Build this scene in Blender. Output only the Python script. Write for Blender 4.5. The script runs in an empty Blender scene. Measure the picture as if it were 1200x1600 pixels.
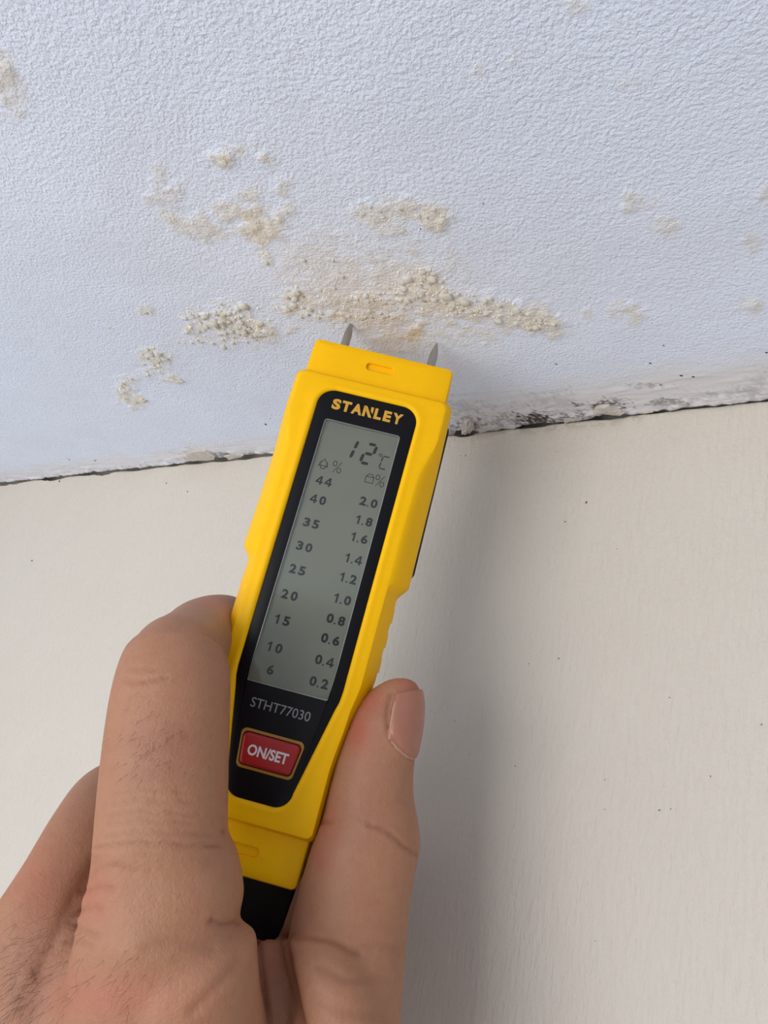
import bpy, bmesh, math, random
import numpy as np
from mathutils import Vector, Matrix, noise as mnoise
from mathutils.bvhtree import BVHTree

random.seed(7)
rng = np.random.default_rng(7)
scene = bpy.context.scene
COL = scene.collection

# ------------------------------------------------------------------ frame
# Camera space: x right, y up, z towards the viewer, millimetres.
# World: z up (ceiling normal), y into the wall, x along the wall; metres.
F = 1150.0
ED = np.array([0.79651556, 0.02852054, 0.60394498])
WN = np.array([0.57022185, -0.36754331, -0.7346829])
UP = np.array([0.20102239, 0.92956899, -0.30901699])
M3 = np.array([ED, WN, UP])
CEIL_D, WALL_D = 118.606, 208.498
CEIL_Z = 2.40
CAM_Z = CEIL_Z - CEIL_D / 1000
WALL_Y = WALL_D / 1000


def c2w(q):
    """camera-space mm -> world m (array of shape (...,3))"""
    r = np.asarray(q, float) @ M3.T / 1000
    r[..., 2] += CAM_Z
    return r


def w2px(P):
    q = (np.asarray(P, float) - np.array([0, 0, CAM_Z])) @ M3 * 1000
    d = -q[..., 2]
    return 600 + F * q[..., 0] / d, 800 - F * q[..., 1] / d, d


def ray(x, y):
    return np.array([(x - 600) / F, -(y - 800) / F, -1.0])


def at(x, y, d):
    """photo pixel + depth (mm) -> camera space mm"""
    return ray(x, y) * d


def on_ceiling(x, y):
    r = ray(x, y)
    return c2w(r * (CEIL_D / (r @ UP)))


def on_wall(x, y):
    r = ray(x, y)
    return c2w(r * (WALL_D / (r @ WN)))


# ------------------------------------------------------------------ camera
cam = bpy.data.cameras.new('camera')
cam.sensor_fit = 'VERTICAL'
cam.sensor_height = 36
cam.lens = F / 1600 * 36
cam.clip_start = 0.005
cam.clip_end = 50
camo = bpy.data.objects.new('camera', cam)
COL.objects.link(camo)
mw = Matrix.Identity(4)
for i in range(3):
    for j in range(3):
        mw[i][j] = M3[i][j]
mw[2][3] = CAM_Z
camo.matrix_world = mw
scene.camera = camo

# ------------------------------------------------------------------ light
world = bpy.data.worlds.new('world')
scene.world = world
world.use_nodes = True
world.node_tree.nodes['Background'].inputs[0].default_value = (0.95, 0.97, 1.0, 1)
world.node_tree.nodes['Background'].inputs[1].default_value = 0.41

KEY_DIR = np.array([-0.62, 0.06, 0.78])           # towards the window, camera space


def area_light(name, cdir, dist, sx, sy, power, color):
    ld = bpy.data.lights.new(name, 'AREA')
    ld.shape = 'RECTANGLE'
    ld.size, ld.size_y = sx, sy
    ld.energy = power
    ld.color = color
    o = bpy.data.objects.new(name, ld)
    COL.objects.link(o)
    tgt = Vector(c2w(at(560, 900, 215)))
    d = Vector((np.array(cdir) / np.linalg.norm(cdir)) @ M3.T)
    o.location = tgt + d * dist
    o.rotation_euler = d.to_track_quat('Z', 'Y').to_euler()
    return o


area_light('window_daylight', KEY_DIR, 0.95, 0.56, 0.70, 5.2, (1.0, 0.985, 0.96))
area_light('side_fill_light', (-0.94, 0.02, 0.34), 0.85, 0.5, 0.8, 1.35, (1.0, 0.99, 0.975))  # added fill from the left, grades the wall and lifts the ceiling there

scene.view_settings.view_transform = 'Standard'
scene.view_settings.look = 'None'
scene.view_settings.gamma = 1
scene.view_settings.use_curve_mapping = False
scene.view_settings.exposure = 0.12


# ------------------------------------------------------------------ helpers
def srgb(r, g, b, a=1.0):
    f = lambda c: (c / 255 / 12.92) if c / 255 <= 0.04045 else ((c / 255 + 0.055) / 1.055) ** 2.4
    return (f(r), f(g), f(b), a)


class NT:
    def __init__(self, name):
        self.m = bpy.data.materials.new(name)
        self.m.use_nodes = True
        self.t = self.m.node_tree
        self.b = self.t.nodes['Principled BSDF']

    def n(self, kind, **kw):
        nd = self.t.nodes.new(kind)
        for k, v in kw.items():
            if k.startswith('i_'):
                nd.inputs[k[2:].replace('_', ' ')].default_value = v
            else:
                setattr(nd, k, v)
        return nd

    def l(self, a, b):
        self.t.links.new(a, b)

    def mix(self, fac, a, b, blend='MIX'):
        nd = self.t.nodes.new('ShaderNodeMix')
        nd.data_type = 'RGBA'
        nd.blend_type = blend
        for sock, v in ((nd.inputs[0], fac), (nd.inputs[6], a), (nd.inputs[7], b)):
            if hasattr(v, 'links'):
                self.l(v, sock)
            else:
                sock.default_value = v
        return nd.outputs[2]

    def ramp(self, fac, stops):
        nd = self.t.nodes.new('ShaderNodeValToRGB')
        e = nd.color_ramp.elements
        while len(e) < len(stops):
            e.new(0.5)
        for k, (p, c) in enumerate(stops):
            e[k].position = p
            e[k].color = c if len(c) == 4 else (*c, 1)
        self.l(fac, nd.inputs[0])
        return nd.outputs[0]

    def math(self, op, a, b=0.0):
        nd = self.t.nodes.new('ShaderNodeMath')
        nd.operation = op
        for sock, v in ((nd.inputs[0], a), (nd.inputs[1], b)):
            if hasattr(v, 'links'):
                self.l(v, sock)
            else:
                sock.default_value = v
        return nd.outputs[0]

    def coords(self, scale=(1, 1, 1), rot=(0, 0, 0)):
        tc = self.n('ShaderNodeTexCoord')
        mp = self.n('ShaderNodeMapping')
        mp.inputs['Scale'].default_value = scale
        mp.inputs['Rotation'].default_value = rot
        self.l(tc.outputs['Object'], mp.inputs[0])
        return mp.outputs[0]

    def noise(self, vec, scale, detail=3, rough=0.5, dist=0.0):
        nd = self.n('ShaderNodeTexNoise')
        nd.inputs['Scale'].default_value = scale
        nd.inputs['Detail'].default_value = detail
        nd.inputs['Roughness'].default_value = rough
        nd.inputs['Distortion'].default_value = dist
        self.l(vec, nd.inputs['Vector'])
        return nd.outputs['Fac']

    def bump(self, h, dist, strength=1.0, normal=None):
        nd = self.n('ShaderNodeBump')
        nd.inputs['Distance'].default_value = dist
        if hasattr(strength, 'links'):
            self.l(strength, nd.inputs['Strength'])
        else:
            nd.inputs['Strength'].default_value = strength
        self.l(h, nd.inputs['Height'])
        if normal is not None:
            self.l(normal, nd.inputs['Normal'])
        return nd.outputs[0]

    def set(self, **kw):
        for k, v in kw.items():
            s = self.b.inputs[k.replace('_', ' ')]
            if hasattr(v, 'links'):
                self.l(v, s)
            else:
                s.default_value = v
        return self

    def attr(self, name):
        nd = self.n('ShaderNodeAttribute')
        nd.attribute_name = name
        return nd


MAT = {}


def plain(name, col, rough=0.5, metallic=0.0, spec=0.5, grain=0.0, gscale=3000, **kw):
    t = NT(name)
    v = t.coords()
    nz = t.noise(v, 400, 3)
    dark = tuple(c * 0.93 for c in col[:3]) + (1,)
    t.set(Base_Color=t.mix(nz, dark, col), Roughness=rough, Metallic=metallic, Specular_IOR_Level=spec)
    if grain:
        t.set(Normal=t.bump(t.noise(v, gscale, 2), grain))
    t.set(**kw)
    MAT[name] = t.m
    return t


plain('yellow_plastic', (0.97, 0.525, 0.0008, 1), 0.45, spec=0.16, grain=0.00003, gscale=2600)
plain('black_plastic', (0.004, 0.004, 0.006, 1), 0.35, spec=0.18)
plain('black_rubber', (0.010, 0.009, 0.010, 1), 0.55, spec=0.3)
plain('red_button', (0.38, 0.012, 0.012, 1), 0.38, spec=0.4)
plain('gold_trim', (0.36, 0.17, 0.012, 1), 0.40, spec=0.4)
plain('logo_ink', (0.62, 0.33, 0.03, 1), 0.45)
plain('grey_ink', (0.20, 0.20, 0.21, 1), 0.5)
plain('white_ink', (0.72, 0.66, 0.68, 1), 0.5)
plain('segment_ink', (0.014, 0.016, 0.013, 1), 0.5, spec=0.1)
plain('thin_segment_ink', (0.02, 0.023, 0.02, 1), 0.5, spec=0.1)
plain('pin_metal', (0.42, 0.41, 0.39, 1), 0.33, metallic=0.85)
plain('lcd_panel', (0.29, 0.295, 0.235, 1), 0.45, spec=0.2)
plain('lcd_frame', (0.34, 0.34, 0.31, 1), 0.25, metallic=0.4)
plain('speck_dark', (0.035, 0.030, 0.027, 1), 0.8)
t = NT('window_lens')
t.set(Base_Color=(0.93, 0.95, 0.93, 1), Roughness=0.03, IOR=1.45, Transmission_Weight=1.0)
MAT['window_lens'] = t.m

# --- skin
t = NT('skin')
v = t.coords()
pa = t.attr('paint')                                 # r: redness, g: crease tint, b: hairy shade
sep = t.n('ShaderNodeSeparateColor')
t.l(pa.outputs['Color'], sep.inputs[0])
n1 = t.noise(v, 90, 4, 0.6)
n2 = t.noise(v, 420, 3, 0.6)
base = t.mix(t.math('MULTIPLY', n1, 0.9), srgb(170, 124, 95), srgb(158, 109, 82))
base = t.mix(t.math('MULTIPLY', t.ramp(n2, [(0.45, (0, 0, 0)), (0.7, (1, 1, 1))]), 0.30), base, srgb(156, 98, 78))
base = t.mix(sep.outputs[0], base, srgb(176, 92, 74))
base = t.mix(sep.outputs[1], base, srgb(112, 62, 46))
base = t.mix(sep.outputs[2], base, srgb(128, 86, 72))
vo = t.n('ShaderNodeTexVoronoi', feature='DISTANCE_TO_EDGE')
vo.inputs['Scale'].default_value = 900
t.l(v, vo.inputs['Vector'])
w1 = t.noise(t.coords((1, 1, 1)), 700, 4, 0.6, 0.6)
b1 = t.bump(t.ramp(vo.outputs['Distance'], [(0.0, (0, 0, 0)), (0.22, (1, 1, 1))]), 0.00012, 0.22)
b2 = t.bump(w1, 0.0004, 0.35, b1)
t.set(Base_Color=base, Roughness=0.52, Specular_IOR_Level=0.38, Normal=b2,
      Subsurface_Weight=0.18, Subsurface_Scale=0.0022)
t.b.inputs['Subsurface Radius'].default_value = (1.0, 0.35, 0.2)
MAT['skin'] = t.m
t = NT('nail')
v = t.coords()
nn = t.noise(v, 260, 3)
t.set(Base_Color=t.mix(nn, srgb(172, 118, 97), srgb(160, 103, 84)), Roughness=0.30, Specular_IOR_Level=0.45,
      Subsurface_Weight=0.15, Subsurface_Scale=0.0015, Normal=t.bump(t.noise(t.coords((1, 1, 1)), 900, 2), 0.0001, 0.5))
MAT['nail'] = t.m
plain('hair_brown', srgb(104, 70, 52), 0.5)
plain('cuticle_skin', srgb(184, 142, 116), 0.7)

# --- ceiling paint
t = NT('ceiling_paint')
v = t.coords()
pa = t.attr('paint')                                 # r: ochre stain, g: dirt, b: smooth filler
sep = t.n('ShaderNodeSeparateColor')
t.l(pa.outputs['Color'], sep.inputs[0])
n0 = t.noise(v, 9, 3)
base = t.mix(n0, srgb(224, 233, 254), srgb(230, 238, 255))
fine = t.noise(v, 520, 3, 0.6)
base = t.mix(sep.outputs[2], base, srgb(222, 220, 224))
st = t.math('MULTIPLY', sep.outputs[0], t.math('ADD', 0.55, fine))
base = t.mix(st, base, srgb(222, 209, 186))
base = t.mix(sep.outputs[1], base, srgb(70, 57, 47))
pl = t.noise(v, 1150, 3, 0.55, 0.2)                   # roller stipple
pl2 = t.noise(v, 330, 2, 0.5)
amt = t.math('SUBTRACT', 1.0, t.math('MULTIPLY', sep.outputs[2], 0.8))
b1 = t.bump(pl, 0.0008, t.math('MULTIPLY', amt, 0.75))
b2 = t.bump(pl2, 0.0010, t.math('MULTIPLY', amt, 0.28), b1)
t.set(Base_Color=base, Roughness=0.75, Specular_IOR_Level=0.25, Normal=b2)
MAT['ceiling_paint'] = t.m

t = NT('salt_crust')
v = t.coords()
oi = t.n('ShaderNodeObjectInfo')
c = t.mix(t.noise(v, 420, 3), srgb(246, 241, 230), srgb(230, 217, 190))
c = t.mix(t.math('POWER', oi.outputs['Random'], 0.6), c, srgb(244, 242, 238))
t.set(Base_Color=c, Roughness=0.85, Specular_IOR_Level=0.15, Normal=t.bump(t.noise(v, 900, 3, 0.6), 0.0006, 0.6))
MAT['salt_crust'] = t.m
t = NT('plaster_edge')
v = t.coords()
t.set(Base_Color=t.mix(t.noise(v, 300, 4, 0.7), srgb(230, 226, 222), srgb(176, 165, 153)), Roughness=0.9,
      Normal=t.bump(t.noise(v, 800, 4, 0.65), 0.0010, 0.8))
MAT['plaster_edge'] = t.m

# --- wall paint
t = NT('wall_paint')
v = t.coords()
pa = t.attr('paint')
sep = t.n('ShaderNodeSeparateColor')
t.l(pa.outputs['Color'], sep.inputs[0])
n0 = t.noise(v, 12, 4)
base = t.mix(n0, srgb(201, 193, 182), srgb(207, 201, 191))
base = t.mix(sep.outputs[1], base, srgb(120, 104, 90))
br = t.noise(t.coords((1, 1, 0.22)), 700, 4, 0.6, 0.4)
b0 = t.noise(v, 60, 3)
nr = t.bump(br, 0.0009, 0.6)
nr = t.bump(b0, 0.003, 0.30, nr)
nr = t.bump(t.noise(v, 900, 3), 0.0004, 0.45, nr)
t.set(Base_Color=base, Roughness=0.55, Specular_IOR_Level=0.35, Normal=nr)
MAT['wall_paint'] = t.m


def mesh_obj(name, verts, faces, mat, parent=None, smooth=None, attrs=None):
    me = bpy.data.meshes.new(name)
    me.from_pydata([tuple(map(float, p)) for p in verts], [], faces)
    me.update()
    return link(name, me, mat, parent, smooth)


def link(name, me, mat, parent=None, smooth=None):
    me.materials.clear()
    me.materials.append(MAT[mat])
    if smooth is not None:
        me.polygons.foreach_set('use_smooth', [True] * len(me.polygons))
        if smooth < 180:
            me.set_sharp_from_angle(angle=math.radians(smooth))
    o = bpy.data.objects.new(name, me)
    COL.objects.link(o)
    if parent is not None:
        o.parent = parent
    return o


def bm_obj(name, bm, mat, parent=None, smooth=None):
    me = bpy.data.meshes.new(name)
    bmesh.ops.recalc_face_normals(bm, faces=bm.faces[:])
    bm.to_mesh(me)
    bm.free()
    return link(name, me, mat, parent, smooth)


def grid_mesh(name, V, nx, ny, extra_v=None, extra_f=None):
    """fast quad grid from (nx*ny,3) vertices, row-major in y"""
    idx = np.arange(nx * ny).reshape(ny, nx)
    q = np.stack([idx[:-1, :-1], idx[:-1, 1:], idx[1:, 1:], idx[1:, :-1]], -1).reshape(-1, 4)
    if extra_f is not None:
        q = np.concatenate([q, extra_f])
        V = np.concatenate([V, extra_v]) if extra_v is not None else V
    me = bpy.data.meshes.new(name)
    me.vertices.add(len(V))
    me.vertices.foreach_set('co', V.astype(np.float32).ravel())
    me.loops.add(q.size)
    me.loops.foreach_set('vertex_index', q.astype(np.int32).ravel())
    me.polygons.add(len(q))
    me.polygons.foreach_set('loop_start', np.arange(0, q.size, 4, dtype=np.int32))
    me.update(calc_edges=True)
    return me


def paint(me, rgb):
    a = me.color_attributes.new('paint', 'FLOAT_COLOR', 'POINT')
    d = np.ones((len(rgb), 4), np.float32)
    d[:, :3] = np.clip(rgb, 0, 1)
    a.data.foreach_set('color', d.ravel())


# value noise for the large grids
def vnoise(x, y, seed=0):
    r = np.random.default_rng(seed)
    tab = r.random((256, 256))
    xi, yi = np.floor(x).astype(int), np.floor(y).astype(int)
    fx, fy = x - xi, y - yi
    fx, fy = fx * fx * (3 - 2 * fx), fy * fy * (3 - 2 * fy)
    g = lambda a, b: tab[a % 256, b % 256]
    return (g(xi, yi) * (1 - fx) + g(xi + 1, yi) * fx) * (1 - fy) + (g(xi, yi + 1) * (1 - fx) + g(xi + 1, yi + 1) * fx) * fy


def fbm(x, y, oct=4, seed=0):
    s, a, tot = 0, 1.0, 0
    for k in range(oct):
        s = s + a * vnoise(x * 2 ** k + 13.7 * k, y * 2 ** k - 7.1 * k, seed + k)
        tot += a
        a *= 0.5
    return s / tot


def sstep(a, b, x):
    t_ = np.clip((x - a) / (b - a), 0, 1)
    return t_ * t_ * (3 - 2 * t_)


# ================================================================== CEILING
def edge_x(px):
    """world x of the ceiling/wall joint under photo column px"""
    return on_ceiling(px, 755 - px * 130 / 1200)[0]


# stretches of the joint where plaster has broken away: (from px, to px, extra width mm, upward reach)
BROKEN = [(712, 744, 3.0), (805, 862, 1.5), (925, 985, 1.7), (290, 330, 1.2), (345, 385, 0.8), (1085, 1150, 0.5), (180, 240, 0.5)]
xs = [-0.512]
while xs[-1] < 0.03:
    tt = (xs[-1] + 0.512) / 0.512
    xs.append(xs[-1] + (0.00095 * (1 - tt) + 0.00042 * tt))
xs = np.array([-4.0, -2.5, -1.6, -1.2, -0.9, -0.7, -0.6, -0.55, -0.53] + xs + [0.05, 0.08, 0.14, 0.25, 0.4, 0.7, 1.0, 1.8, 2.6])
ys = [0.0]
while ys[-1] < WALL_Y - 0.012:
    ys.append(ys[-1] + 0.00048)
ys = np.array([-2.6, -1.8, -1.2, -0.8, -0.5, -0.3, -0.15, -0.08, -0.04, -0.02] + ys)
nfix = len(ys)
tail = np.linspace(0, 1, 28)[1:]
gap = 0.0005 + 0.0009 * np.clip(fbm(xs * 180, xs * 0, 4, 3) - 0.35, 0, 1) + 0.0008 * np.clip(fbm(xs * 700, xs * 0, 3, 9) - 0.5, 0, 1)
for a, b, wd in BROKEN:
    xa, xb = edge_x(a), edge_x(b)
    prof = np.clip(1 - np.abs((xs - (xa + xb) / 2) / ((xb - xa) / 2)) ** 3, 0, 1)
    gap += prof * wd / 1000 * (0.5 + fbm(xs * 900, xs * 0 + a, 3, 5))
X = np.tile(xs, (nfix + len(tail), 1))
Y = np.zeros_like(X)
Y[:nfix] = ys[:, None]
y_end = WALL_Y - gap
Y[nfix:] = ys[-1] + tail[:, None] * (y_end - ys[-1])[None, :]
PX, PY, _ = w2px(np.stack([X, Y, np.full_like(X, CEIL_Z)], -1))
PX = np.where((Y > -0.01) & (np.abs(X) < 0.56), PX, -5000.)
Hh = np.zeros_like(X)                                # downward relief, metres
Stain = np.zeros_like(X)
Dirt = np.zeros_like(X)
Smooth = np.zeros_like(X)
Hh += 0.0014 * (fbm(X * 28, Y * 28, 3, 21) - 0.5)

# stain clouds: (px, py, radius x, radius y, amount) read off the photograph
CLOUDS = [
    (358, 243, 26, 24, .65), (415, 248, 16, 18, .45), (250, 278, 18, 22, .35), (265, 300, 20, 22, .28), (238, 314, 12, 12, .35),
    (268, 340, 26, 16, .45), (305, 355, 28, 22, .4), (330, 368, 18, 14, .45), (360, 332, 24, 18, .5), (392, 304, 20, 18, .45),
    (408, 352, 34, 34, .7), (415, 400, 18, 22, .45), (440, 292, 14, 14, .35), (450, 328, 16, 16, .3),
    (5, 110, 24, 30, .5), (20, 150, 32, 36, .3),
    (480, 400, 60, 40, .22), (520, 430, 80, 50, .30), (585, 340, 34, 24, .42), (630, 325, 34, 20, .45), (682, 338, 26, 22, .6),
    (600, 355, 30, 20, .3), (620, 430, 90, 46, .32), (670, 445, 40, 26, .55), (560, 480, 80, 26, .5), (470, 470, 36, 22, .5),
    (700, 480, 70, 30, .55), (760, 490, 60, 26, .5), (825, 500, 46, 22, .62), (862, 512, 26, 18, .6), (600, 500, 50, 20, .45),
    (648, 518, 18, 14, .75), (620, 530, 60, 24, .35), (740, 520, 50, 18, .35), (530, 495, 18, 10, .65),
    (350, 510, 60, 26, .34), (400, 520, 40, 18, .4), (330, 500, 30, 20, .34), (420, 516, 16, 10, .5), (455, 515, 12, 9, .5),
    (245, 560, 34, 24, .36), (272, 592, 16, 10, .6), (240, 575, 14, 12, .5), (195, 615, 14, 16, .65), (217, 628, 15, 12, .6), (226, 484, 16, 10, .3),
    (205, 595, 14, 9, .35), (985, 312, 16, 14, .4), (1045, 345, 22, 18, .3), (1040, 357, 26, 12, .25), (1175, 380, 12, 18, .3), (1195, 300, 10, 20, .3),
    (990, 488, 22, 16, .45), (960, 492, 18, 12, .25), (1172, 478, 20, 14, .4), (917, 492, 10, 9, .3), (900, 10, 20, 12, .25),
    (300, 712, 26, 12, .25),
]
wob = fbm(X * 330, Y * 330, 4, 31)
wob2 = fbm(X * 120, Y * 120, 3, 35)
for cx, cy, rx, ry, am in CLOUDS:
    d = np.sqrt(((PX - cx) / rx) ** 2 + ((PY - cy) / ry) ** 2)
    k = sstep(1.25, 0.35, d + (wob - 0.5) * 1.7 + (wob2 - 0.5) * 0.7)
    Stain = np.maximum(Stain, am * 1.0 * k)
Hh += Stain * 0.0016 * (fbm(X * 520, Y * 520, 3, 41) - 0.28) + Stain * 0.0022 * np.clip(fbm(X * 240, Y * 240, 2, 43) - 0.42, 0, 1)

# dirt and mould close to the joint
for cx, cy, rx, ry, am in [(845, 652, 36, 13, .85), (735, 664, 28, 12, .65), (880, 640, 60, 20, .16), (865, 620, 34, 16, .16), (945, 634, 34, 10, .75),
                           (1165, 612, 46, 12, .22), (1110, 614, 22, 5, .25), (1190, 590, 26, 16, .14), (1040, 628, 30, 6, .5), (800, 655, 60, 10, .4),
                           (1020, 604, 30, 4, .3), (720, 640, 40, 20, .2), (330, 714, 24, 5, .6), (365, 712, 30, 4, .6), (240, 730, 40, 5, .3), (295, 716, 30, 12, .16),
                           (910, 652, 60, 7, .55), (700, 672, 26, 8, .5)]:
    d = np.sqrt(((PX - cx) / rx) ** 2 + ((PY - cy) / ry) ** 2)
    Dirt = np.maximum(Dirt, am * 1.15 * sstep(1.15, 0.1, d + (wob - 0.5) * 2.4 + (fbm(X * 1500, Y * 1500, 3, 47) - .5) * 3.0))
dw = WALL_Y - Y
Dirt = np.maximum(Dirt, 0.45 * sstep(0.0016, 0.0, dw - gap[None, :]) * (fbm(X * 400, Y * 400, 3, 49) > 0.42))
Smooth = np.maximum(Smooth, sstep(0.034, 0.012, dw + (wob2 - 0.5) * 0.012) * sstep(560, 720, PX))
Smooth = np.maximum(Smooth, 0.75 * sstep(0.022, 0.008, dw + (wob2 - 0.5) * 0.012))
Hh += Smooth * 0.0006 * (fbm(X * 90, Y * 420, 3, 51) - 0.5)
Hh += 0.0016 * sstep(0.010, 0.002, dw) * (fbm(X * 260, Y * 260, 4, 53) - 0.35)


# blisters of salt: clusters as (px, py, spread x, spread y, count, min r, max r [mm])
CLUSTERS = [
    (350, 500, 46, 18, 46, .5, 1.5), (385, 522, 36, 14, 30, .5, 1.5), (300, 505, 18, 14, 12, .5, 1.2), (320, 535, 26, 10, 12, .4, 1.0),
    (462, 470, 22, 18, 22, .4, 1.2), (505, 465, 24, 16, 16, .4, 1.0), (530, 495, 26, 7, 16, .4, 0.9), (545, 440, 34, 30, 30, .3, .8),
    (585, 495, 34, 7, 22, .4, .9), (645, 455, 26, 16, 30, .5, 1.4), (672, 435, 18, 14, 18, .4, 1.1), (700, 470, 30, 14, 24, .6, 1.6),
    (745, 475, 34, 14, 24, .4, 1.2), (800, 490, 30, 12, 22, .4, 1.2), (850, 505, 24, 10, 18, .4, 1.0), (610, 470, 40, 16, 28, .3, .9),
    (640, 328, 30, 10, 14, .3, .9), (585, 335, 16, 14, 14, .3, .8), (605, 355, 20, 10, 10, .3, .8), (690, 338, 12, 12, 9, .3, .8),
    (480, 402, 20, 16, 16, .3, .8), (545, 395, 40, 20, 16, .25, .6), (450, 328, 8, 8, 3, .4, .8), (415, 410, 6, 6, 3, .4, .8),
    (240, 555, 16, 16, 18, .5, 1.5), (235, 575, 18, 9, 10, .5, 1.2), (272, 593, 14, 4, 6, .5, 1.1), (195, 612, 8, 12, 8, .6, 1.5), (217, 627, 9, 7, 6, .6, 1.3),
    (205, 592, 14, 6, 7, .3, .8), (262, 560, 26, 12, 10, .3, .7), (226, 486, 12, 8, 7, .4, .8), (185, 515, 26, 8, 7, .25, .6), (330, 515, 60, 24, 30, .25, .6),
    (408, 350, 22, 24, 14, .25, .6), (305, 352, 34, 16, 14, .25, .5), (360, 245, 16, 16, 10, .25, .6), (370, 320, 30, 20, 10, .25, .5), (560, 420, 70, 40, 40, .2, .5),
    (1000, 315, 20, 10, 5, .3, .6), (1030, 355, 26, 6, 5, .3, .6), (990, 486, 20, 8, 7, .25, .5), (985, 130, 16, 10, 3, .4, .7), (770, 110, 50, 20, 3, .4, .7),
    (415, 245, 16, 20, 6, .25, .5), (255, 300, 22, 30, 8, .25, .4), (440, 290, 8, 8, 4, .3, .5),
]
BLOBS = []
for cx, cy, sx, sy, n, r0, r1 in CLUSTERS:
    for _ in range(n):
        for _try in range(20):
            gx, gy = rng.normal(0, .72), rng.normal(0, .72)
            if gx * gx + gy * gy < 2.2:
                break
        p = on_ceiling(cx + gx * sx, cy + gy * sy)
        r = (r0 + (r1 - r0) * rng.random() ** 1.8) / 1000 * (1.12 if cx < 480 else 1.0)
        BLOBS.append((p[0], p[1], r))
BLOBS.sort(key=lambda b: -b[2])
for bx, by, r in BLOBS:                              # every blister also lifts the paint around it
    i0, i1 = np.searchsorted(xs, [bx - 3 * r, bx + 3 * r])
    j0, j1 = np.searchsorted(ys, [by - 3 * r, by + 3 * r])
    if i1 <= i0 or j1 <= j0:
        continue
    dd = ((X[j0:j1, i0:i1] - bx) ** 2 + (Y[j0:j1, i0:i1] - by) ** 2) / (r * r)
    bumpy = np.exp(-dd / 1.1)
    Hh[j0:j1, i0:i1] = np.maximum(Hh[j0:j1, i0:i1], Hh[j0:j1, i0:i1] * 0.4 + bumpy * r * 0.40)
    Stain[j0:j1, i0:i1] = np.maximum(Stain[j0:j1, i0:i1], 0.22 * np.exp(-dd / 2.2))

Z = CEIL_Z - Hh
V = np.stack([X, Y, Z], -1).reshape(-1, 3)
ny, nx = X.shape
# the broken edge turns up into the joint, then the slab closes on top
base_i = nx * ny
rim1 = np.stack([xs, y_end - 0.0004, np.full(nx, CEIL_Z + 0.003)], -1)
rim2 = np.stack([xs, y_end - 0.0008, np.full(nx, CEIL_Z + 0.016)], -1)
last = (ny - 1) * nx + np.arange(nx)
e1 = base_i + np.arange(nx)
e2 = e1 + nx
corner = base_i + 2 * nx
ext_v = np.concatenate([rim1, rim2, np.array([[xs[0], ys[0], CEIL_Z + .016], [xs[-1], ys[0], CEIL_Z + .016]])])
ext_f = np.concatenate([
    np.stack([last[:-1], last[1:], e1[1:], e1[:-1]], -1),
    np.stack([e1[:-1], e1[1:], e2[1:], e2[:-1]], -1),
    np.array([[e2[0], e2[-1], corner + 1, corner]])])
me = grid_mesh('ceiling', V, nx, ny, ext_v, ext_f)
rgb = np.concatenate([np.stack([Stain, Dirt, Smooth], -1).reshape(-1, 3),
                      np.tile([[0.5, 0.75, 0.5]], (nx, 1)), np.tile([[0.3, 0.95, 0.5]], (nx + 2, 1))])
paint(me, rgb)
ceiling = link('ceiling', me, 'ceiling_paint', smooth=180)
ceiling['kind'] = 'structure'
ceiling['label'] = 'white stippled ceiling with blistered ochre damp stains'


# ---- salt blisters as pieces of the ceiling
def lump_mesh(name, seed, sub=2, flat=0.55, rough=0.62):
    bm = bmesh.new()
    bmesh.ops.create_icosphere(bm, subdivisions=sub, radius=1.0)
    for vv in bm.verts:
        k = 1 + rough * mnoise.noise(vv.co * 1.7 + Vector((seed * 5.1, 0, 0))) + 0.5 * rough * mnoise.noise(vv.co * 4.0 + Vector((0, seed * 3.3, 0)))
        vv.co = Vector((vv.co.x * k, vv.co.y * k, vv.co.z * k * flat))
    me_ = bpy.data.meshes.new(name)
    bm.to_mesh(me_)
    bm.free()
    me_.polygons.foreach_set('use_smooth', [True] * len(me_.polygons))
    me_.materials.append(MAT['salt_crust'])
    return me_


def ceil_z(x, y):
    i = min(max(int(np.searchsorted(xs, x)), 0), nx - 1)
    j = min(max(int(np.searchsorted(ys, y)), 0), nfix - 1)
    return Z[j, i]


lumps = [lump_mesh('blister', s) for s in range(8)]
for k, (bx, by, r) in enumerate(BLOBS[:290]):
    o = bpy.data.objects.new('blister', lumps[k % 8])
    COL.objects.link(o)
    o.parent = ceiling
    s = r * rng.uniform(0.7, 1.25)
    o.location = (bx + rng.normal(0, .2) * r, by + rng.normal(0, .2) * r, ceil_z(bx, by) + s * rng.uniform(0.12, 0.32))
    o.scale = (s, s * rng.uniform(.6, 1.15), s * rng.uniform(.7, 1.1))
    o.rotation_euler = (rng.normal(0, .15), rng.normal(0, .15), rng.uniform(0, 6.28))
# finer crumbs, too many to pick apart
cv, cf = [], []
tmpl = bmesh.new()
bmesh.ops.create_icosphere(tmpl, subdivisions=1, radius=1.0)
tv = np.array([q.co[:] for q in tmpl.verts])
tf = [[q.index for q in f.verts] for f in tmpl.faces]
tmpl.free()
for bx, by, r in BLOBS[:]:
    for _ in range(5):
        q = rng.normal(0, 1.9, 2) * r
        s = r * rng.uniform(.12, .45)
        x_, y_ = bx + q[0], by + q[1]
        off = len(cv)
        pts = tv * (1 + rng.normal(0, .18, (len(tv), 1))) * s * np.array([1, 1, .8]) + np.array([x_, y_, ceil_z(x_, y_) + s * .1])
        cv.extend(pts.tolist())
        cf.extend([[a + off for a in f] for f in tf])
o = mesh_obj('salt_crumbs', cv, cf, 'salt_crust', ceiling, smooth=180)
o['kind'] = 'stuff'


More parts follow.
